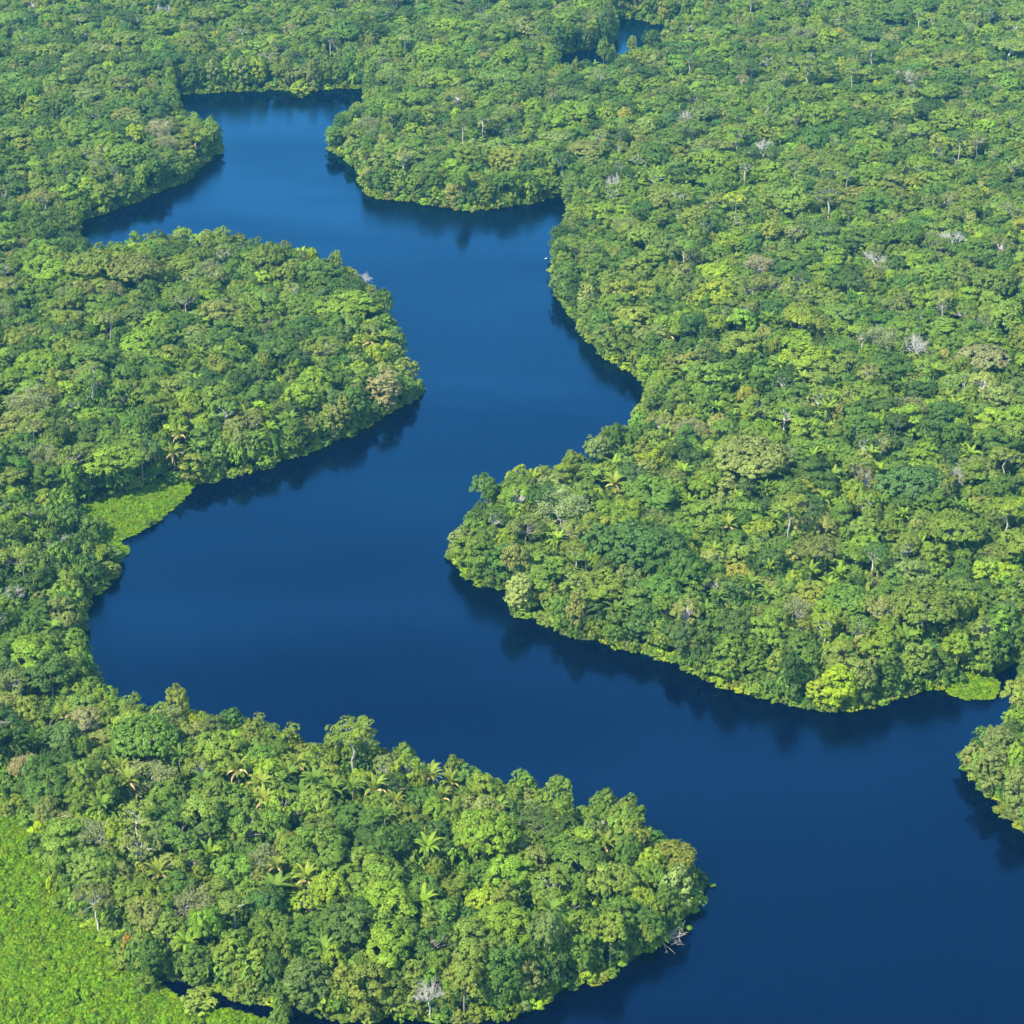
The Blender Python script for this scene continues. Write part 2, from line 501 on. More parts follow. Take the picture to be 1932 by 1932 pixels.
def palm(seed, h, fl, nf, dead=0, upright=0.5):
    R = np.random.default_rng(seed)
    C, T, Dd = Geo(), Geo(), Geo()
    top = np.array([R.normal(0, 0.5), R.normal(0, 0.5), h])
    T.tube(limb([0, 0, -1.5], top, R, 0.04, 6), np.linspace(0.28, 0.2, 6), 0, 7)
    for k in range(nf + dead):
        isd = k >= nf
        a = k * 2.399 + R.uniform(-0.2, 0.2)
        e0 = R.uniform(1.0, 1.4) - 0.5 * (k / nf) + 0.2 * (upright - 0.5) if not isd else R.uniform(0.25, 0.8)
        e0 = min(e0, 1.45)
        L_ = fl * R.uniform(0.85, 1.1) * (0.85 if isd else 1)
        droop = R.uniform(1.0, 1.6) if not isd else R.uniform(1.3, 1.9)
        n = 15
        p = top.copy(); pts = [p.copy()]; el = e0
        ha = np.array([math.cos(a), math.sin(a), 0])
        for i in range(n):
            el -= droop / n * (0.35 + 1.5 * i / n)
            p = p + (ha * math.cos(el) + np.array([0, 0, math.sin(el)])) * L_ / n
            pts.append(p.copy())
        pts = np.array(pts)
        G = Dd if isd else C
        G.tube(pts, np.linspace(0.09, 0.02, n + 1), 0, 3)
        side = np.array([-math.sin(a), math.cos(a), 0])
        Tn = unit(np.gradient(pts, axis=0))
        m_ = 34
        for sgn in (-1, 1):
            f = np.linspace(0.12, 0.99, m_)
            q = np.stack([np.interp(f * n, np.arange(n + 1), pts[:, c]) for c in range(3)], -1)
            tt = np.stack([np.interp(f * n, np.arange(n + 1), Tn[:, c]) for c in range(3)], -1)
            up = np.cross(tt, side) * 1.0
            up *= np.sign(up[:, 2:3] + 1e-6)
            ln = 0.85 * np.sin(np.clip(f * 1.05, 0, 1) ** 0.6 * PI) ** 0.6 * R.uniform(0.85, 1.1, m_) * (0.7 if isd else 1) + 0.15
            dd = unit(side * sgn * 0.95 + tt * 0.55 - np.array([0, 0, 1]) * (0.25 + 0.5 * isd) + up * 0.25)
            wv = tt * 0.11
            tip = q + dd * ln[:, None] + [0, 0, -0.12]
            V = np.stack([q - wv, q + wv, tip + wv * 0.5, tip - wv * 0.5], 1).reshape(-1, 3)
            G.add(V, np.arange(4 * m_).reshape(-1, 4), 0, np.clip(R.normal(0.5 + 0.25 * (k % 3 == 0), 0.12, m_), 0, 1))
    return C, T, Dd


def bush(seed, r, zc, leaf=0.45, n=14, dens=1.0, sub=0.8):
    C, _ = crown(seed, r, r * 0.7, zc, n, r * 0.42, 0.8, -0.6, leaf, dens, sub, stem=False)
    return C


# kinds: key -> (crown mesh, trunk mesh, extra mesh, nominal crown radius, nominal top)
KIND = {}


def reg(key, C, T, rad, top, leafmat=M_LEAF, bark=M_BARK, Dd=None):
    cm = C.mesh('crown_' + key, [leafmat]) if C is not None and C.n else None
    tm = T.mesh('trunk_' + key, [bark]) if T is not None and T.n else None
    dm = Dd.mesh('dead_' + key, [M_DRY]) if Dd is not None and Dd.n else None
    # the same tree as one mesh, for the mass of far ones
    A = Geo(); mats = [leafmat, bark, M_DRY]
    for g_, k_ in ((C, 0), (T, 1), (Dd, 2)):
        if g_ is None: continue
        for v, f, l in zip(g_.V, g_.F, g_.L):
            pass
        if g_.n:
            A.add(np.concatenate(g_.V), np.concatenate(g_.F), k_, np.concatenate(g_.L))
    am = A.mesh('whole_' + key, mats)
    KIND[key] = dict(crown=cm, trunk=tm, dead=dm, whole=am, r=rad, top=top)


# round, dense crowns
for i, (R_, z_, zc, nl, lr) in enumerate([(6.0, 5.3, 12.5, 26, 1.9), (6.3, 5.8, 13, 20, 2.3), (5.6, 5.0, 12, 34, 1.5), (6.2, 4.8, 13, 24, 2.1), (6.0, 6.0, 12.5, 30, 1.7)]):
    reg('round%d' % i, *crown(100 + i, R_, z_, zc, nl, lr, leaf=0.42), rad=R_ + 1.2, top=zc + z_ + 1)
# deep crowns that come down to the water
for i in range(3):
    reg('bank%d' % i, *crown(200 + i, 4.6, 6.2, 7.5, 40, 1.6, zmin=-0.95, leaf=0.42, sub_r=0.75, trunk_r=0.25), rad=5.4, top=14.5)
# flat, wide crowns on visible limbs
for i in range(3):
    reg('flat%d' % i, *crown(300 + i, 9.0, 2.6, 16.5, 34, 1.9, flat=0.5, zmin=0.0, leaf=0.42, limbs=16, trunk_r=0.5, dens=0.85), rad=10, top=20, bark=M_PALE if i == 1 else M_BARK)
# layered crowns
for i in range(2):
    reg('layer%d' % i, *crown(400 + i, 6.0, 5.0, 12, 26, 2.0, flat=0.4, zmin=-0.4, leaf=0.45, shelf=2.2, limbs=10), rad=7, top=17.5)
# open, clumpy crowns with gaps
for i in range(3):
    reg('open%d' % i, *crown(500 + i, 5.8, 4.6, 14, 15, 1.7, flat=0.7, zmin=-0.2, leaf=0.42, dens=0.8, limbs=14, trunk_r=0.36, sub_r=0.75), rad=7, top=19, bark=M_PALE if i else M_BARK)
# thin grey crowns, branches showing through
for i in range(2):
    reg('thin%d' % i, *crown(600 + i, 6.2, 4.2, 14, 30, 1.6, zmin=-0.1, leaf=0.36, dens=0.75, limbs=22, trunk_r=0.3, sub_r=0.9), rad=7, top=19, bark=M_PALE)
# tall ones standing out of the canopy on long pale trunks
for i in range(3):
    reg('emerg%d' % i, *crown(650 + i, 5.6, 2.8 + i, 23, 17, 1.8, flat=0.6, zmin=-0.1, leaf=0.42, dens=0.85, limbs=16, trunk_r=0.36), rad=7, top=27.5, bark=M_PALE if i == 1 else M_GREYBARK)
# narrow, pointed crowns
for i in range(2):
    reg('tall%d' % i, *crown(700 + i, 3.4, 6.2, 11, 30, 1.3, zmin=-0.8, leaf=0.42, sub_r=0.65, trunk_r=0.25), rad=4.2, top=18)
# very large lumpy crowns
reg('giant0', *crown(800, 12, 7.0, 15, 46, 3.0, leaf=0.62, sub_r=1.1, trunk_r=0.7, limbs=12, zmin=-0.2), rad=14, top=24)
reg('giant1', *crown(801, 12.5, 5.0, 17, 60, 2.4, flat=0.6, leaf=0.58, sub_r=0.95, trunk_r=0.65, limbs=14, zmin=-0.05), rad=14, top=23.5)
# bare and half bare
for i in range(3):
    reg('bare%d' % i, *bare(900 + i, 6.5, 5.5, 11, 5, 0.34, 0), rad=7, top=21, bark=M_PALE)
for i in range(2):
    reg('half%d' % i, *bare(920 + i, 5.5, 6.0, 11, 5, 0.36, 3, 0.42), rad=8, top=20, bark=M_PALE)
# palms
for i in range(4):
    reg('palm%d' % i, *palm(950 + i, 12.5, 6.8, 12, 0 if i % 2 == 0 else 4, 0.45 + 0.2 * (i % 2))[:2], rad=5, top=17, leafmat=M_FROND,
        Dd=palm(950 + i, 12.5, 6.8, 12, 0 if i % 2 == 0 else 4, 0.45 + 0.2 * (i % 2))[2])
# low stuff
for i in range(3):
    KIND['bush%d' % i] = dict(whole=bush(1000 + i, 3.4, 1.8).mesh('bush', [M_LEAF]), r=3.6, top=4.5)
for i in range(3):
    KIND['low%d' % i] = dict(whole=bush(1010 + i, 3.0, 3.2, 0.6, 10, 0.8, 1.0).mesh('low', [M_LEAF]), r=3.4, top=6)
for i in range(3):
    KIND['tuft%d' % i] = dict(whole=bush(1020 + i, 1.0, 0.6, 0.36, 7, 0.75, 0.45).mesh('tuft', [M_TUFT]), r=1.2, top=1.5)

# ------------------------------------------------------------------ colours of the crowns
PAL = {
    'dark green': (0.062, 0.115, 0.022), 'deep green': (0.082, 0.152, 0.022), 'mid green': (0.130, 0.205, 0.025),
    'olive green': (0.150, 0.212, 0.032), 'grey green': (0.161, 0.200, 0.048), 'fresh green': (0.161, 0.255, 0.022),
    'yellow green': (0.218, 0.300, 0.022), 'lime green': (0.234, 0.350, 0.015), 'pale green': (0.224, 0.265, 0.065),
    'olive gold': (0.225, 0.238, 0.030), 'tan grey': (0.215, 0.225, 0.090), 'rusty orange': (0.36, 0.25, 0.045),
    'bluish green': (0.088, 0.145, 0.035),
}
PK = ['dark green', 'deep green', 'mid green', 'olive green', 'grey green', 'fresh green', 'yellow green', 'pale green', 'olive gold', 'tan grey', 'bluish green', 'lime green']
PW = np.array([0.10, 0.18, 0.29, 0.20, 0.07, 0.08, 0.035, 0.025, 0.003, 0.003, 0.03, 0.003]); PW /= PW.sum()


def tint(cname, R=rng, j=0.1):
    c = np.array(PAL[cname])
    h = float(np.clip(R.normal(0, j * 0.8), -0.15, 0.15))                # a little warmer or cooler, then lighter or darker
    return c * np.array([1.04 * (1 + h), 1.0, 0.85 * (1 - 0.6 * h)]) * float(np.clip(R.normal(1, j * 1.1), 0.75, 1.3))


# ------------------------------------------------------------------ where the trees stand
TREES = []          # dict(x, y, z, key, s, sz, rot, col, tint, r, special label / None, group)
CELL = 12.0
hashg = {}


def near_ok(x, y, r, k=0.72):
    ci, cj = int(x // CELL), int(y // CELL)
    for a in (-2, -1, 0, 1, 2):
        for b_ in (-2, -1, 0, 1, 2):
            for (X, Y, Rr) in hashg.get((ci + a, cj + b_), ()):
                if (X - x) ** 2 + (Y - y) ** 2 < (k * (Rr + r)) ** 2: return False
    return True


def add_tree(x, y, key, r, col, label=None, group=None, hs=None, tc=None, name=None, cat=None):
    K = KIND[key]
    s = r / K['r']
    sz = s if hs is None else hs
    TREES.append(dict(x=x, y=y, z=float(sample(TZ, x, y)), key=key, s=s, sz=sz, rot=rng.uniform(0, 2 * PI), col=col,
                      tint=tint(col) if tc is None else tc, r=r, label=label, group=group, name=name, cat=cat))
    hashg.setdefault((int(x // CELL), int(y // CELL)), []).append((x, y, r))


def at_crown(px, py, z):
    return unproj(px, py, z)


# trees and palms one can pick out in the photograph: (px, py of the crown's middle, its half width in px, kind, colour, label)
SPEC = [
    (702, 508, 19, 'bare0', 'pale green', 'lone leafless white tree leaning out on the shore of the middle wooded point', 'bare_tree', 'bare tree'),
    (1058, 945, 46, 'half0', 'pale green', 'broad half bare tree with a maze of white branches near the large point', 'bare_tree', 'bare tree'),
    (1275, 1602, 48, 'giant1', 'olive gold', 'broad olive gold dome tree on the rounded tip of the near peninsula', 'broadleaf_tree', 'tree'),
    (1205, 1010, 82, 'giant0', 'dark green', 'very large dark green dome tree behind the tip of the large point', 'broadleaf_tree', 'tree'),
    (1425, 860, 74, 'giant1', 'grey green', 'very wide grey green flat dome with pale limbs on the large point', 'umbrella_tree', 'tree'),
    (1722, 898, 62, 'giant0', 'bluish green', 'large bluish dark dome tree inland of the flat grey green giant', 'broadleaf_tree', 'tree'),
    (1905, 95, 42, 'flat1', 'olive green', 'umbrella shaped tree with forked white trunk over a dark gap in far forest', 'umbrella_tree', 'tree'),
    (1658, 640, 36, 'half1', 'pale green', 'tall tree of bare white limbs standing over the right hand forest', 'bare_tree', 'bare tree'),
    (1850, 668, 52, 'giant1', 'tan grey', 'large tan grey dome beside the bare white limbed tree', 'broadleaf_tree', 'tree'),
    (1345, 380, 20, 'emerg0', 'olive green', 'slim tall pale trunked tree beside a flat topped one above the inlet', 'broadleaf_tree', 'tree'),
    (1388, 378, 22, 'emerg1', 'yellow green', 'flat topped tree on two pale stems above the inlet forest', 'umbrella_tree', 'tree'),
    (1345, 512, 42, 'giant1', 'yellow green', 'upper of two bright yellow green domes in the right hand forest', 'broadleaf_tree', 'tree'),
    (1350, 552, 40, 'round1', 'yellow green', 'lower of two bright yellow green domes in the right hand forest', 'broadleaf_tree', 'tree'),
    (1655, 485, 24, 'bare2', 'pale green', 'leafless cream coloured tree sunk among green crowns on the right', 'bare_tree', 'bare tree'),
    (1310, 192, 12, 'bare1', 'pale green', 'small round leafless grey tree in the far forest behind the inlet', 'bare_tree', 'bare tree'),
    (1170, 305, 30, 'giant1', 'mid green', 'far broad dome tree on the rounded point at the inlet mouth', 'broadleaf_tree', 'tree'),
    (1350, 300, 46, 'giant0', 'fresh green', 'large fresh green dome above the far right bank', 'broadleaf_tree', 'tree'),
    (50, 752, 44, 'half0', 'pale green', 'spreading tree with curling white limbs near the left edge of the wood', 'bare_tree', 'bare tree'),
    (55, 812, 24, 'emerg0', 'grey green', 'tall grey green tree on a long white trunk below the curling white limbs', 'broadleaf_tree', 'tree'),
    (490, 765, 22, 'tall0', 'lime green', 'narrow lime green tree in the middle of the left wood', 'broadleaf_tree', 'tree'),
    (736, 742, 34, 'bank2', 'tan grey', 'round tan grey tree at the tip of the middle wooded point', 'broadleaf_tree', 'tree'),
    (172, 808, 40, 'giant0', 'dark green', 'very dark green dome tree in the left wood', 'broadleaf_tree', 'tree'),
    (664, 1372, 42, 'emerg2', 'mid green', 'tall round mid green tree standing clear against the water on near peninsula', 'broadleaf_tree', 'tree'),
    (716, 1366, 28, 'open0', 'olive green', 'speckled olive tree just behind the tall round tree by the water', 'broadleaf_tree', 'tree'),
    (442, 1388, 28, 'layer0', 'lime green', 'flat vivid lime green crown near the back shore of the near peninsula', 'broadleaf_tree', 'tree'),
    (362, 1352, 42, 'giant1', 'yellow green', 'broad yellow green dome behind the vivid lime crown', 'broadleaf_tree', 'tree'),
    (905, 1522, 40, 'thin1', 'pale green', 'pale feathery domed tree between the palm clusters of the near peninsula', 'broadleaf_tree', 'tree'),
    (672, 1627, 28, 'round2', 'olive gold', 'golden olive tree in the middle of the near peninsula', 'broadleaf_tree', 'tree'),
    (178, 1625, 56, 'giant0', 'olive green', 'broad brownish olive tree at the edge of the bright marsh', 'broadleaf_tree', 'tree'),
    (172, 1688, 40, 'thin0', 'grey green', 'lumpy grey green tree overhanging the bright marsh', 'broadleaf_tree', 'tree'),
    (362, 1692, 44, 'half1', 'grey green', 'grey green tree with forked white limbs below the bright star palm', 'bare_tree', 'tree'),
    (438, 1700, 34, 'emerg1', 'olive green', 'olive topped tree on a straight bare trunk beside the forked white limbs', 'broadleaf_tree', 'tree'),
    (236, 1766, 11, 'bush', 'rusty orange', '', '', ''),
    (555, 1742, 28, 'layer1', 'olive green', 'spreading layered olive tree in the lower near peninsula', 'umbrella_tree', 'tree'),
    (800, 1905, 30, 'bare1', 'pale green', 'fallen looking bleached bare tree at the lower shore of the near peninsula', 'bare_tree', 'bare tree'),
    (48, 1445, 30, 'half0', 'tan grey', 'brownish half bare tree near the top corner of the bright marsh', 'bare_tree', 'bare tree'),
    (118, 1432, 34, 'round3', 'dark green', 'dark green round tree beside the brownish half bare tree', 'broadleaf_tree', 'tree'),
    (126, 1562, 30, 'thin1', 'tan grey', 'tan haired thin tree just inside the marsh edge', 'broadleaf_tree', 'tree'),
    (12, 1112, 28, 'bare2', 'pale green', 'white skeleton tree at the left bank below the small bright marsh', 'bare_tree', 'bare tree'),
    (300, 235, 26, 'half1', 'tan grey', 'grey tangle of bare limbs on the far left point', 'bare_tree', 'bare tree'),
    (398, 245, 13, 'bank0', 'tan grey', 'greyish white tree on the very tip of the far left point', 'broadleaf_tree', 'tree'),
    (1905, 1082, 34, 'round0', 'lime green', 'large vivid green round tree against deep shade at the right edge', 'broadleaf_tree', 'tree'),
    (1905, 960, 36, 'emerg2', 'yellow green', 'tall yellowish tree on a white trunk above the vivid green tree', 'broadleaf_tree', 'tree'),
    (1590, 1316, 34, 'bank0', 'lime green', 'vivid lime tree at the waterline below the large point', 'broadleaf_tree', 'tree'),
    (1545, 1322, 24, 'bank1', 'yellow green', 'yellow green bank tree beside the vivid lime tree at the waterline', 'broadleaf_tree', 'tree'),
    (1842, 1365, 22, 'bank2', 'lime green', 'bright lime tree at the corner of the right hand bank', 'broadleaf_tree', 'tree'),
    (1845, 1425, 26, 'bank1', 'grey green', 'pale grey green tree on the left face of the right hand bank', 'broadleaf_tree', 'tree'),
    (1600, 1130, 56, 'giant1', 'mid green', 'broad mid green dome in front of the long armed palm', 'broadleaf_tree', 'tree'),
    (1500, 1200, 46, 'giant0', 'deep green', 'broad deep green lumpy tree above the lower bank of the large point', 'broadleaf_tree', 'tree'),
    (1710, 1075, 40, 'round3', 'grey green', 'grey green dome right of the long armed palm', 'broadleaf_tree', 'tree'),
    (1340, 1060, 30, 'open1', 'pale green', 'pale limbed open tree right of the very large dark dome', 'broadleaf_tree', 'tree'),
    (1430, 1000, 34, 'flat2', 'yellow green', 'flat yellow green tree on a white forked trunk above the long armed palm', 'umbrella_tree', 'tree'),
    (1520, 995, 38, 'flat0', 'pale green', 'pale green umbrella tree right of the flat yellow green one', 'umbrella_tree', 'tree'),
    (1318, 1205, 16, 'thin0', 'tan grey', 'withered brown tree above the bank of the large point', 'bare_tree', 'bare tree'),
    (1485, 1225, 18, 'half1', 'tan grey', 'reddish brown withered crown near the lower bank', 'bare_tree', 'bare tree'),
    (1050, 840, 24, 'layer1', 'mid green', 'flat layered tree poking over the back shore of the large point', 'broadleaf_tree', 'tree'),
    (940, 955, 22, 'round4', 'olive green', 'olive round tree at the left shoulder of the large point', 'broadleaf_tree', 'tree'),
    (1605, 400, 20, 'emerg2', 'mid green', 'tall narrow tree with a long trunk in the right hand forest', 'broadleaf_tree', 'tree'),
    (1515, 60, 26, 'half0', 'grey green', 'far grey green tree with dark limbs showing near the top of the forest', 'bare_tree', 'tree'),
    (850, 166, 16, 'bank0', 'yellow green', '', '', ''),
    (565, 165, 16, 'bank1', 'yellow green', '', '', ''),
    (150, 40, 24, 'flat1', 'olive green', 'far flat olive tree on a pale trunk in the top left forest', 'umbrella_tree', 'tree'),
    (240, 70, 34, 'giant1', 'olive green', 'far broad olive dome in the top left forest', 'broadleaf_tree', 'tree'),
    (1500, 318, 20, 'emerg1', 'grey green', 'grey green tree on a white forked trunk above the fresh green dome', 'broadleaf_tree', 'tree'),
    (1780, 560, 26, 'emerg0', 'olive green', 'long trunked olive tree above the bare white limbed tree', 'broadleaf_tree', 'tree'),
    (205, 600, 24, 'emerg0', 'grey green', 'grey green long trunked tree in the middle of the left wood', 'broadleaf_tree', 'tree'),
    (205, 95, 15, 'emerg1', 'pale green', 'far pale long trunked tree in the top left forest', 'broadleaf_tree', 'tree'),
    (60, 215, 20, 'round1', 'lime green', 'bright lime tree in the far left forest', 'broadleaf_tree', 'tree'),
]
LF = np.minimum(SD, np.where(INM, -6.0, 60.0))
for _ in range(3): LF[1:-1, 1:-1] = (LF[1:-1, 1:-1] * 2 + LF[:-2, 1:-1] + LF[2:, 1:-1] + LF[1:-1, :-2] + LF[1:-1, 2:]) / 6


def ashore(x, y, d):
    for _ in range(12):
        if float(sample(LF, x, y)) > d: break
        g_ = np.array([float(sample(LF, x + 4, y)) - float(sample(LF, x - 4, y)), float(sample(LF, x, y + 4)) - float(sample(LF, x, y - 4))])
        g_ = g_ / (np.hypot(*g_) + 1e-6)
        x += g_[0] * 1.0; y += g_[1] * 1.0
    return x, y


for px, py, hw, key, col, lab, nm, cat in SPEC:
    if key == 'bush': key = 'round2'
    K = KIND[key]
    # half width -> metres at that place
    x, y = at_crown(px, py, 13)
    f = proj(x, y, 13)[2]
    r = hw * f / FPX
    s = r / K['r']
    hs = min(max(s, 0.7), 1.25)
    if key.startswith('bank'): zc = 7.0 * hs
    else: zc = (K['top'] - 3.5) * hs
    x, y = at_crown(px, py, zc + 2)
    x, y = ashore(x, y, 0.35 * r if key != 'bare0' else -2.5)
    hs = hs if s < 1.6 else hs * 1.15
    add_tree(x, y, key, r, col, lab or None, None, hs, name=nm or None, cat=cat or None)

PALMS = """240 1490 y;340 1445 g;450 1465 y;492 1488 y;548 1468 g;500 1520 y;708 1500 y;746 1512 y;834 1500 y;725 1550 g;785 1432 g;812 1462 y;848 1472 y;872 1442 g;400 1620 b;
522 1638 y;577 1672 y;382 1482 g;610 1782 g;190 1545 g;1042 1725 g;1066 1738 g;1530 1092 b;1412 1112 g;1400 1165 y;1080 1062 g;1050 1022 b;1104 1064 g;1828 962 b;1806 968 g;
1328 858 b;1352 772 b;1300 770 g;1255 822 g;1532 882 b;1562 872 b;1600 880 g;1642 872 b;1272 545 g;1395 945 b;1662 958 g;1700 960 b;1440 938 g;1585 1100 b;1215 805 g;1172 850 g;1240 850 b;
310 692 b;342 696 b;380 682 b;340 822 y;452 672 b;416 690 g;600 690 g;650 700 b;520 600 g;280 690 g;965 960 g;1000 990 g;1330 1150 g;1750 840 g;1800 780 b;1545 675 g;1600 640 b;1380 800 g;
1460 820 b;100 1180 g;230 1455 y;560 1455 y;665 1500 g;590 1480 g;1180 620 g;1490 550 b;1150 250 g;1080 260 g;1250 330 g;355 130 y;370 265 y;150 330 g;60 240 g;1650 330 g;1900 270 g;1350 490 g;900 1440 g;1000 1450 y;
1010 900 b;1120 905 g;1160 880 b;1190 930 g;1290 900 b;1380 905 g;1470 905 b;1500 850 g;1575 905 b;1620 950 g;1660 890 b;1550 950 b;1490 980 g;1370 970 g;1300 960 b;1450 1085 b;1480 1120 g;1560 1110 b;1350 1130 g;1700 990 b;1760 1000 g;1740 1040 b;
1250 780 b;1330 800 g;1420 770 b;1480 760 g;1560 790 b;1390 730 g;1470 700 b;1290 700 g;1370 620 b;1700 740 g;1760 720 b"""
PCOL = {'g': (0.14, 0.22, 0.026), 'b': (0.20, 0.29, 0.024), 'y': (0.21, 0.26, 0.03)}
pi_ = 0
for q in PALMS.replace('\n', '').split(';'):
    a, b_, k = q.split()
    key = 'palm%d' % ([0, 2][pi_ % 2] if k != 'y' else [1, 3][pi_ % 2])
    pi_ += 1
    x, y = at_crown(float(a), float(b_), 16)
    if float(sample(SD, x, y)) < 2: continue
    r = rng.uniform(3.4, 4.7)
    add_tree(x, y, key, r * 1.05, {'g': 'green', 'b': 'bright green', 'y': 'yellow tipped'}[k], None, None, rng.uniform(1.05, 1.32), np.array(PCOL[k]) * rng.uniform(0.85, 1.15), 'palm_tree', 'palm tree')
    TREES[-1]['s'] = r / 5.0

ROUND = ['round0', 'round1', 'round2', 'round3', 'round4']


def in_view(x, y, m=70):
    px, py, f = proj(x, y, 8.0)
    mg = m * FPX / f
    return (px > -mg) & (px < 1932 + mg) & (py > -mg * 0.6) & (py < 1932 + mg * 1.6)


def colour_at(x, y, rr):
    u = float(wave(x * 2.3 + 50, y * 1.9))
    wts = PW.copy()
    u2 = float(wave(x * 0.9 + 300, y * 0.7 + 90))
    wts[[0, 1, 10]] *= math.exp(1.1 * u)
    wts[[5, 6, 7]] *= math.exp(-1.0 * u)
    wts[[3, 4, 7]] *= math.exp(0.6 * u2)
    wts = np.maximum(wts, 0.001); wts /= wts.sum()
    return PK[rng.choice(len(PK), p=wts)]


def scatter(n_try, rmin, rmax, power, k, kinds, probs, sdmin, sdmax=1e9, hfun=None):
    ytry = GY0 + (GY1 - 60 - GY0) * rng.random(n_try)
    half = ytry * math.tan(FOV / 2) * 1.12 + 90
    xtry = (rng.random(n_try) * 2 - 1) * half
    ok = in_view(xtry, ytry)
    sd = sample(SD, xtry, ytry)
    im = sample(INM.astype(float), xtry, ytry) > 0.35
    ok &= (sd > sdmin) & (sd < sdmax) & ~im
    for x, y, sdv in zip(xtry[ok], ytry[ok], sd[ok]):
        r = rmin + (rmax - rmin) * rng.random() ** power
        if sdv < r * 0.45 and sdmax > 50: continue
        if not near_ok(x, y, r, k): continue
        key = kinds[rng.choice(len(kinds), p=probs)]
        if key.startswith('emerg') and sdv < 30: key = 'round1'
        s = r / KIND[key]['r']
        hs = (0.78 + 0.24 * min(s, 1.6)) * rng.uniform(0.8, 1.25)
        if hfun: hs = hfun(sdv, s, y)
        qx, qy, _f = proj(x, y, 0.0)
        if 60 < qx < 262 and 965 < qy < 1140:            # low growth in front of the small floating meadow
            if sdmax > 50 and qx > 100: continue
            hs = min(hs, 0.5)
        if 1090 < qx < 1420 and -60 < qy < 36: hs *= 1.45  # tall wall of trees behind the far river bend
        add_tree(x, y, key, r, colour_at(x, y, r), None, None, hs)


for _ in range(260):                                     # treefall gaps: only low growth there
    gy_ = rng.uniform(450, 2000); gx_ = rng.uniform(-1, 1) * gy_ * 0.28
    if float(sample(SD, gx_, gy_)) > 14:
        r_ = rng.uniform(4, 8.5)
        hashg.setdefault((int(gx_ // CELL), int(gy_ // CELL)), []).append((gx_, gy_, r_))
# bank trees first, so the edge closes down to the water
scatter(60000, 4.0, 7.0, 1.0, 0.6, ['bank0', 'bank1', 'bank2', 'round2'], [0.34, 0.33, 0.25, 0.08], 1.2, 8.0, lambda d, s, y: rng.uniform(0.95, 1.55) * (1.3 if y > 1500 else 1))
MIX = ['flat0', 'flat1', 'flat2', 'giant0', 'giant1', 'round1', 'round3']
scatter(1500, 10, 15, 1.3, 0.78, MIX, [0.05, 0.03, 0.05, 0.32, 0.13, 0.22, 0.20], 12)
MIX = ROUND + ['layer0', 'layer1', 'open0', 'open1', 'open2', 'thin0', 'thin1', 'flat0', 'flat2', 'half0', 'half1', 'bare0', 'emerg0', 'emerg1', 'emerg2']
pr = np.array([0.14, 0.14, 0.08, 0.12, 0.1, 0.07, 0.06, 0.07, 0.04, 0.04, 0.035, 0.035, 0.015, 0.012, 0.01, 0.01, 0.002, 0.008, 0.008, 0.008]); pr /= pr.sum()
scatter(60000, 5.8, 10.0, 1.3, 0.68, MIX, pr, 4)
MIX = ROUND + ['tall0', 'tall1', 'open0', 'layer0', 'palm0', 'palm2', 'palm1', 'thin0', 'bare1']
pr = np.array([0.14, 0.14, 0.14, 0.12, 0.12, 0.08, 0.08, 0.06, 0.06, 0.05, 0.05, 0.02, 0.02, 0.001]); pr /= pr.sum()
scatter(90000, 3.3, 5.8, 1.0, 0.64, MIX, pr, 3)
for T_ in TREES:
    if T_['key'].startswith('palm') and T_['name'] is None:
        k = 'y' if T_['key'] in ('palm1', 'palm3') else rng.choice(['g', 'b'])
        T_['tint'] = np.array(PCOL[k]) * rng.uniform(0.8, 1.15)
        T_['col'] = {'g': 'green', 'b': 'bright green', 'y': 'yellow tipped'}[k]
        T_['s'] = rng.uniform(0.85, 1.1); T_['sz'] = rng.uniform(0.95, 1.2)
    if T_['key'].startswith(('thin', 'half')) and T_['label'] is None:
        T_['col'] = str(rng.choice(['grey green', 'tan grey', 'pale green', 'olive green'], p=[0.45, 0.04, 0.16, 0.35])); T_['tint'] = tint(T_['col'])
for T_ in TREES:                                         # no very large crown of the rare vivid colours unless the photograph has it
    if T_['label'] is None and T_['name'] is None and T_['r'] > 6.5 and T_['col'] in ('lime green', 'yellow green', 'pale green'):
        T_['col'] = 'fresh green'; T_['tint'] = np.array(PAL['fresh green']) * [1.04, 1.0, 0.85]
print('trees', len(TREES))

# ------------------------------------------------------------------ which stand as things of their own: the largest in view
xs = np.array([t_['x'] for t_ in TREES]); ys = np.array([t_['y'] for t_ in TREES])
top = np.array([t_['z'] + KIND[t_['key']]['top'] * t_['sz'] * 0.8 for t_ in TREES])
PX, PY, FD = proj(xs, ys, top)
inframe = (PX > 6) & (PX < 1926) & (PY > 6) & (PY < 1926)
size = np.array([t_['r'] for t_ in TREES]) / FD * inframe


def family(t_):
    k = t_['key']
    if t_['name']: return t_['name']
    if k.startswith('palm'): return 'palm_tree'
    if k.startswith(('bare', 'half')): return 'bare_tree'
    if k.startswith('flat'): return 'umbrella_tree'
    return 'broadleaf_tree'


FAM = [family(t_) for t_ in TREES]
LIMIT = {'broadleaf_tree': 300, 'palm_tree': 170, 'bare_tree': 90, 'umbrella_tree': 90}
single = set()
for fam, lim in LIMIT.items():
    ids = [i for i in range(len(TREES)) if FAM[i] == fam and inframe[i]]
    ids.sort(key=lambda i: (TREES[i]['label'] is None, -size[i]))
    single |= set(ids[:lim])


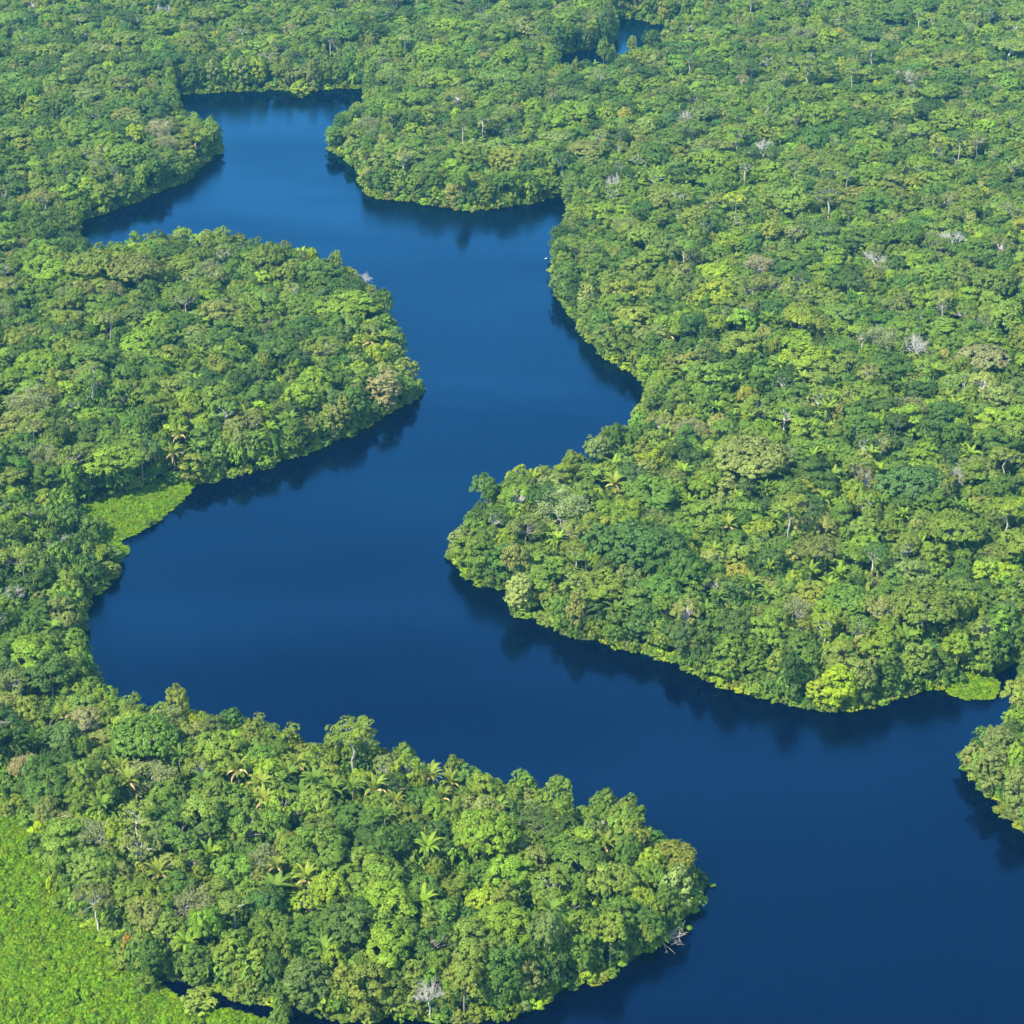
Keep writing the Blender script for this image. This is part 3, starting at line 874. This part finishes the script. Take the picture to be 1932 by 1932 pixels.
# ------------------------------------------------------------------ labels that single a tree out
LAND = [(t_['label'], PX[i], PY[i]) for i, t_ in enumerate(TREES) if t_['label']]
MARKS = [
    ('the lone white tree on the shore', 702, 512), ('the half bare white tree', 1058, 945), ('the olive gold dome', 1275, 1602), ('the huge dark dome', 1205, 1010),
    ('the flat grey green giant', 1425, 860), ('the bluish dark dome', 1722, 898), ('the far umbrella tree', 1905, 95), ('the bare white limbed tree', 1658, 640),
    ('the tan grey dome', 1850, 668), ('the paired yellow green domes', 1350, 530), ('the small leafless grey tree', 1310, 192), ('the curling white limbs', 50, 752),
    ('the narrow lime tree', 490, 765), ('the very dark dome', 172, 808), ('the tall round shore tree', 664, 1378), ('the vivid lime crown', 442, 1388),
    ('the pale feathery dome', 905, 1522), ('the golden olive tree', 672, 1627), ('the brownish olive tree', 178, 1625), ('the forked white limbs', 362, 1692),
    ('the layered olive tree', 555, 1742), ('the bleached bare tree', 800, 1905), ('the brownish half bare tree', 48, 1445), ('the white skeleton tree', 12, 1112),
    ('the vivid green edge tree', 1905, 1082), ('the vivid lime bank tree', 1590, 1316), ('the lime corner tree', 1842, 1365), ('the broad mid green dome', 1600, 1130),
    ('the deep green lumpy tree', 1500, 1200), ('the withered brown tree', 1318, 1205), ('the small marsh patch', 260, 980), ('the tiny white waterbird', 1030, 489),
    ('the peninsula tip driftwood', 1268, 1765), ('the dark creek mouth', 1890, 1290), ('the floating plant clump', 1342, 1672), ('the far dark river bend', 1190, 40),
    ('the bright near marsh', 90, 1700), ('the far left point', 400, 300), ('the grey bare tangle', 300, 235), ('the inlet mouth', 1040, 400),
]
FORM = {'round': 'round crowned', 'bank': 'deep crowned', 'flat': 'flat topped', 'layer': 'layered', 'open': 'open clumpy', 'thin': 'thin crowned', 'tall': 'narrow', 'emerg': 'long trunked',
        'giant': 'very broad', 'bare': 'leafless', 'half': 'half bare', 'palm': ''}
used = set(t_['label'] for t_ in TREES if t_['label'])


def make_label(i):
    t_ = TREES[i]
    fam = FAM[i]
    f = FORM[t_['key'].rstrip('0123456789')]
    noun = {'palm_tree': 'palm', 'bare_tree': 'tree'}.get(fam, 'tree')
    sz = '' if fam == 'palm_tree' else ('small ' if t_['r'] < 4.2 else 'large ' if t_['r'] > 7.5 else '')
    col = 'pale' if t_['key'].startswith('bare') else t_['col']
    look = ' '.join((sz + col + ' ' + f + ' ' + noun).split())
    cand = sorted(MARKS, key=lambda m_: math.hypot(m_[1] - PX[i], m_[2] - PY[i]))
    for pas in range(3):
        for m_ in cand[:3 + 2 * pas]:
            dx, dy = PX[i] - m_[1], m_[2] - PY[i]
            a = math.degrees(math.atan2(dy, dx)) % 360
            D8 = ['to the right of', 'above and right of', 'above', 'above and left of', 'to the left of', 'below and left of', 'below', 'below and right of']
            d = D8[int((a + 22.5) // 45) % 8]
            dist = math.hypot(dx, dy)
            far = 'just ' if dist < 60 else '' if dist < 130 else 'well '
            lab = look + ' ' + far + d + ' ' + m_[0]
            if lab not in used and len(lab.replace('-', ' ').split()) <= 16:
                used.add(lab); return lab
    for o_ in ['second ', 'third ', 'fourth ', 'fifth ', 'sixth ', 'seventh ', 'eighth ']:
        lab = o_ + look + ' ' + far + d + ' ' + m_[0]
        if lab not in used: used.add(lab); return lab
    return lab


GROUP = {'broadleaf_tree': 'broadleaf trees of the rainforest', 'palm_tree': 'palms among the rainforest trees', 'bare_tree': 'bare and half bare trees of the rainforest', 'umbrella_tree': 'flat topped trees of the rainforest'}
CAT = {'broadleaf_tree': 'tree', 'palm_tree': 'palm tree', 'bare_tree': 'bare tree', 'umbrella_tree': 'umbrella tree'}
for i in sorted(single, key=lambda i: -size[i]):
    t_ = TREES[i]; K = KIND[t_['key']]; fam = FAM[i]
    e = bpy.data.objects.new(fam, None)
    e.empty_display_size = 1
    COL.objects.link(e)
    e.location = (t_['x'], t_['y'], t_['z']); e.rotation_euler = (0, 0, t_['rot']); e.scale = (t_['s'], t_['s'], t_['sz'])
    e['label'] = t_['label'] or make_label(i); e['category'] = CAT[fam]; e['group'] = GROUP[fam]
    tn = [float(v) for v in t_['tint']]
    for part, nm in (('crown', 'crown'), ('trunk', 'trunk'), ('dead', 'dead_fronds')):
        if K.get(part) is not None:
            o = bpy.data.objects.new(nm, K[part]); COL.objects.link(o); o.parent = e
            o['tint'] = tn


# ------------------------------------------------------------------ masses nobody could count: instanced on points
PROTO = bpy.data.collections.new('plants')       # only the instancer uses it; not part of the scene


def mass(name, label, rows, keys):
    """rows: x, y, z, key, sx, sz, rot, tint, (tilt)"""
    c = bpy.data.collections.new(name + '_kinds')
    order = sorted(keys)
    for j, k in enumerate(order):
        o = bpy.data.objects.new('%s_kind_%02d' % (name, j), KIND[k]['whole']); c.objects.link(o)
    me = bpy.data.meshes.new(name)
    n = len(rows)
    me.vertices.add(n)
    me.vertices.foreach_set('co', np.array([r[:3] for r in rows], np.float32).ravel())
    def att(nm, tp, arr, fld):
        a = me.attributes.new(nm, tp, 'POINT'); a.data.foreach_set(fld, np.asarray(arr).ravel())
    ix = {k: j for j, k in enumerate(order)}
    att('pick', 'INT', np.array([ix[r[3]] for r in rows], np.int32), 'value')
    att('size', 'FLOAT_VECTOR', np.array([(r[4], r[4], r[5]) for r in rows], np.float32), 'vector')
    att('turn', 'FLOAT_VECTOR', np.array([(0, 0, r[6]) for r in rows], np.float32), 'vector')
    att('tint', 'FLOAT_VECTOR', np.array([r[7] for r in rows], np.float32), 'vector')
    o = bpy.data.objects.new(name, me); COL.objects.link(o)
    o['kind'] = 'stuff'; o['label'] = label
    ng = bpy.data.node_groups.new(name + '_scatter', 'GeometryNodeTree')
    ng.interface.new_socket('Geometry', in_out='INPUT', socket_type='NodeSocketGeometry')
    ng.interface.new_socket('Geometry', in_out='OUTPUT', socket_type='NodeSocketGeometry')
    N, L = ng.nodes, ng.links
    gi = N.new('NodeGroupInput'); go = N.new('NodeGroupOutput')
    ci = N.new('GeometryNodeCollectionInfo'); ci.inputs['Collection'].default_value = c
    ci.inputs['Separate Children'].default_value = True; ci.inputs['Reset Children'].default_value = True
    ip = N.new('GeometryNodeInstanceOnPoints'); ip.inputs['Pick Instance'].default_value = True
    def na(nm, dt):
        q = N.new('GeometryNodeInputNamedAttribute'); q.data_type = dt; q.inputs['Name'].default_value = nm; return q.outputs['Attribute']
    L.new(gi.outputs[0], ip.inputs['Points']); L.new(ci.outputs[0], ip.inputs['Instance'])
    L.new(na('pick', 'INT'), ip.inputs['Instance Index']); L.new(na('size', 'FLOAT_VECTOR'), ip.inputs['Scale'])
    L.new(na('turn', 'FLOAT_VECTOR'), ip.inputs['Rotation'])
    L.new(ip.outputs[0], go.inputs[0])
    md = o.modifiers.new('scatter', 'NODES'); md.node_group = ng
    return o


rows = [(t_['x'], t_['y'], t_['z'], t_['key'], t_['s'], t_['sz'], t_['rot'], t_['tint']) for i, t_ in enumerate(TREES) if i not in single]
mass('rainforest', 'endless mass of mixed green rainforest trees covering the land', rows, {r[3] for r in rows})

# low growth between and under the trees
rows = []
n = 60000
yt = GY0 + (GY1 - 60 - GY0) * rng.random(n); xt = (rng.random(n) * 2 - 1) * (yt * math.tan(FOV / 2) * 1.12 + 90)
ok = in_view(xt, yt, 40) & (sample(SD, xt, yt) > 1.5) & ~(sample(INM.astype(float), xt, yt) > 0.6)
xt, yt = xt[ok], yt[ok]
zt = sample(TZ, xt, yt)
for x, y, z in zip(xt, yt, zt):
    c = ['dark green', 'deep green', 'mid green', 'fresh green', 'olive green'][rng.choice(5, p=[0.3, 0.28, 0.25, 0.1, 0.07])]
    rows.append((x, y, z - 0.3, 'low%d' % rng.integers(3), rng.uniform(0.8, 1.5), rng.uniform(0.9, 2.5), rng.uniform(0, 6.28), tint(c)))
mass('undergrowth', 'dark leafy undergrowth filling the gaps between the trees', rows, {'low0', 'low1', 'low2'})

# shrubs hanging over the waterline
rows = []
for P in POLYS:
    Q = np.roll(P, -1, 0)
    for p, q in zip(P, Q):
        L_ = np.hypot(*(q - p)); k = max(1, int(L_ / 2.4))
        for j in range(k):
            c = p + (q - p) * ((j + rng.random()) / k)
            g_ = np.array([float(sample(SD, c[0] + 3, c[1])) - float(sample(SD, c[0] - 3, c[1])), float(sample(SD, c[0], c[1] + 3)) - float(sample(SD, c[0], c[1] - 3))])
            g_ = g_ / (np.hypot(*g_) + 1e-6)
            c = c + g_ * rng.uniform(0.3, 3.2)
            if not in_view(c[0], c[1], 40): continue
            if float(sample(INM.astype(float), c[0], c[1])) > 0.3: continue
            col = ['mid green', 'fresh green', 'yellow green', 'olive green', 'deep green', 'grey green', 'lime green'][rng.choice(7, p=[0.24, 0.22, 0.15, 0.16, 0.1, 0.08, 0.05])]
            rows.append((c[0], c[1], -0.3, 'bush%d' % rng.integers(3), rng.uniform(0.4, 0.95), rng.uniform(0.4, 1.25), rng.uniform(0, 6.28), tint(col)))
for P in [MARSH['marsh_near']]:                          # a shrubby edge between marsh and forest
    for p, q in zip(P, np.roll(P, -1, 0)):
        L_ = np.hypot(*(q - p))
        for j in range(int(L_ / 1.3)):
            c = p + (q - p) * rng.random() + rng.normal(0, 3.0, 2)
            if not in_view(c[0], c[1], 40) or float(sample(SD, c[0], c[1])) < 4: continue
            col = ['mid green', 'fresh green', 'yellow green', 'deep green', 'lime green', 'olive green'][rng.choice(6, p=[0.3, 0.25, 0.12, 0.15, 0.08, 0.1])]
            rows.append((c[0], c[1], -0.2, 'bush%d' % rng.integers(3), rng.uniform(0.4, 1.1), rng.uniform(0.4, 1.3), rng.uniform(0, 6.28), tint(col)))
mass('bank_foliage', 'mixed green shrubs overhanging the waterline along every bank', rows, {'bush0', 'bush1', 'bush2'})


# marshes of floating leafy plants
def marsh(name, label, P, step, cols, p):
    x0, y0 = P.min(0) - 8; x1, y1 = P.max(0) + 8
    y0 = max(y0, 325); x0 = max(x0, -330)
    n = int((x1 - x0) * (y1 - y0) / step ** 2)
    x = rng.uniform(x0, x1, n); y = rng.uniform(y0, y1, n)
    ok = (inside(x, y, P) | ((seg_dist(x, y, P) < 8) & (sample(SD, x, y) > 3))) & in_view(x, y, 75)
    x, y = x[ok], y[ok]
    edge = seg_dist(x, y, P)
    rows = []
    for a, b_, e in zip(x, y, edge):
        u = wave(a * 3, b_ * 3.5)
        c = cols[rng.choice(len(cols), p=p)]
        k = min(1, 0.35 + max(0.0, float(sample(SD, a, b_))) / 5)
        tn = tint(c, rng, 0.04) * (1 + 0.08 * u) * [0.66, 0.80, 0.35]
        rows.append((a, b_, float(sample(TZ, a, b_)) * 0 + 0.05, 'tuft%d' % rng.integers(3), rng.uniform(0.8, 1.5), rng.uniform(0.6, 1.5) * k * (1 + 0.35 * u), rng.uniform(0, 6.28), tn))
    mass(name, label, rows, {'tuft0', 'tuft1', 'tuft2'})


marsh('near_marsh', 'broad bright lime green marsh of leafy plants in the near corner', MARSH['marsh_near'], 1.15, ['lime green', 'yellow green', 'fresh green', 'pale green'], [0.42, 0.18, 0.39, 0.01])
marsh('left_marsh', 'small bright green floating meadow along the left bank', MARSH['marsh_left'], 1.1, ['lime green', 'yellow green', 'fresh green', 'pale green'], [0.42, 0.3, 0.25, 0.03])
marsh('creek_marsh', 'small lime green floating meadow at the creek mouth', MARSH['marsh_right'], 1.0, ['lime green', 'yellow green', 'fresh green', 'pale green'], [0.5, 0.35, 0.12, 0.03])

# ------------------------------------------------------------------ small things
def driftwood():
    """bleached fallen branches over the water at the tip of the near peninsula"""
    R = np.random.default_rng(5)
    G, Lf = Geo(), Geo()
    for k in range(26):
        a = R.uniform(-0.5, 2.4) - 1.2
        L_ = R.uniform(3.5, 8.5)
        p0 = np.array([R.normal(0, 1.5), R.normal(0, 1.5), R.uniform(0.8, 2.5)])
        e = p0 + np.array([math.cos(a) * L_, math.sin(a) * L_, R.uniform(-2.2, 1.0)])
        pp = limb(p0, e, R, 0.25, 5)
        G.tube(pp, np.linspace(0.16, 0.05, 5), 0, 5)
        for q in range(4):
            s_ = pp[R.integers(1, 5)]
            G.tube(limb(s_, s_ + R.normal(0, 1.3, 3) + [0.4, -0.4, 0.2], R, 0.2, 3), [0.07, 0.05, 0.03], 0, 4)
    for k in range(3):
        c = np.array([[6.5, 1.5, 1.4], [9.5, 0.3, 0.8], [4.0, 2.5, 2.0]][k])
        n = 260
        d = sphere_dirs(n, R, -0.2)
        Lf.leaves(c + d * [1.6, 1.6, 1.1] * R.uniform(0.6, 1, (n, 1)) * (1, 0.6, 1)[k], d, 0.42, R, 0.4)
    return G, Lf


G, Lf = driftwood()
x, y = unproj(1268, 1762, 1.5)
e = bpy.data.objects.new('fallen_tree', None); COL.objects.link(e); e.location = (x - 3, y, 0.3); e.rotation_euler = (0, 0, 0.35)
e['label'] = 'fallen tree of bleached tangled branches over the water at the peninsula tip'; e['category'] = 'fallen tree'
o = bpy.data.objects.new('branches', G.mesh('branches', [M_STRAW])); COL.objects.link(o); o.parent = e
o = bpy.data.objects.new('leaf_sprays', Lf.mesh('sprays', [M_LEAF])); COL.objects.link(o); o.parent = e; o['tint'] = [0.16, 0.28, 0.02]

R = np.random.default_rng(8)
G = Geo()
for c in ([0, 0, 0.35], [1.0, 0.4, 0.3], [-0.5, 1.0, 0.25]):
    n = 120; d = sphere_dirs(n, R, 0)
    G.leaves(np.array(c) + d * [0.75, 0.75, 0.45] * R.uniform(0.5, 1, (n, 1)), d, 0.35, R, 0.4)
x, y = unproj(1342, 1673, 0)
o = bpy.data.objects.new('floating_plant', G.mesh('floating_plant', [M_LEAF])); COL.objects.link(o); o.location = (x, y, 0)
o['tint'] = [0.12, 0.2, 0.03]; o['label'] = 'small clump of floating plants alone on the water off the peninsula tip'; o['category'] = 'water plant'

# a white waterbird on the open water
def waterbird():
    body, neck, bill = Geo(), Geo(), Geo()
    body.tube([(-0.75, 0, 0.3), (-0.6, 0, 0.27), (-0.35, 0, 0.22), (0, 0, 0.2), (0.3, 0, 0.24), (0.45, 0, 0.3), (0.5, 0, 0.34)], [0.02, 0.1, 0.2, 0.26, 0.2, 0.1, 0.05], 0, 10)
    body.tube([(0.38, 0, 0.3), (0.55, 0, 0.45), (0.5, 0, 0.65), (0.52, 0, 0.85), (0.62, 0, 0.95), (0.72, 0, 0.93), (0.78, 0, 0.9)], [0.09, 0.06, 0.045, 0.045, 0.06, 0.065, 0.02], 0, 8)
    bill.tube([(0.75, 0, 0.91), (0.88, 0, 0.88), (0.98, 0, 0.85)], [0.03, 0.02, 0.005], 0, 6)
    for s_ in (-1, 1):
        neck.tube([(-0.8, 0.1 * s_, 0.36), (-0.5, 0.2 * s_, 0.36), (-0.1, 0.25 * s_, 0.36), (0.2, 0.2 * s_, 0.34)], [0.02, 0.1, 0.12, 0.05], 0, 8)
    return body, neck, bill


mw, t, out = new_mat('white_feathers')
b = t.nodes.new('ShaderNodeBsdfPrincipled'); b.inputs['Base Color'].default_value = (0.8, 0.8, 0.78, 1); b.inputs['Roughness'].default_value = 0.7
t.links.new(b.outputs[0], out.inputs['Surface'])
body, wings, bill = waterbird()
x, y = unproj(1030, 489, 0)
e = bpy.data.objects.new('waterbird', None); COL.objects.link(e); e.location = (x, y, 0); e.rotation_euler = (0, 0, 0.6); e.scale = (1.15,) * 3
e['label'] = 'tiny white waterbird floating on the open blue water'; e['category'] = 'bird'
o = bpy.data.objects.new('body', body.mesh('bird_body', [mw])); COL.objects.link(o); o.parent = e
o = bpy.data.objects.new('wing_feathers', wings.mesh('bird_wings', [mw])); COL.objects.link(o); o.parent = e
o = bpy.data.objects.new('bill', bill.mesh('bird_bill', [M_DRY])); COL.objects.link(o); o.parent = e

# ------------------------------------------------------------------ the air
HAZE = 0.000041
hm, t, out = new_mat('haze')
pv = t.nodes.new('ShaderNodeVolumePrincipled')
pv.inputs['Color'].default_value = (0.12, 0.58, 1.0, 1)
pv.inputs['Density'].default_value = HAZE
pv.inputs['Anisotropy'].default_value = 0.0
t.links.new(pv.outputs[0], out.inputs['Volume'])
X0, X1, Y0, Y1, Z0, Z1 = -31000, 31000, -3100, 41000, -5, H + 12
V = [(X0, Y0, Z0), (X1, Y0, Z0), (X1, Y1, Z0), (X0, Y1, Z0), (X0, Y0, Z1), (X1, Y0, Z1), (X1, Y1, Z1), (X0, Y1, Z1)]
F = [(0, 3, 2, 1), (4, 5, 6, 7), (0, 1, 5, 4), (1, 2, 6, 5), (2, 3, 7, 6), (3, 0, 4, 7)]
put(bpy.data.objects.new('haze', mesh_from('haze', V, F, [hm])), kind='stuff')
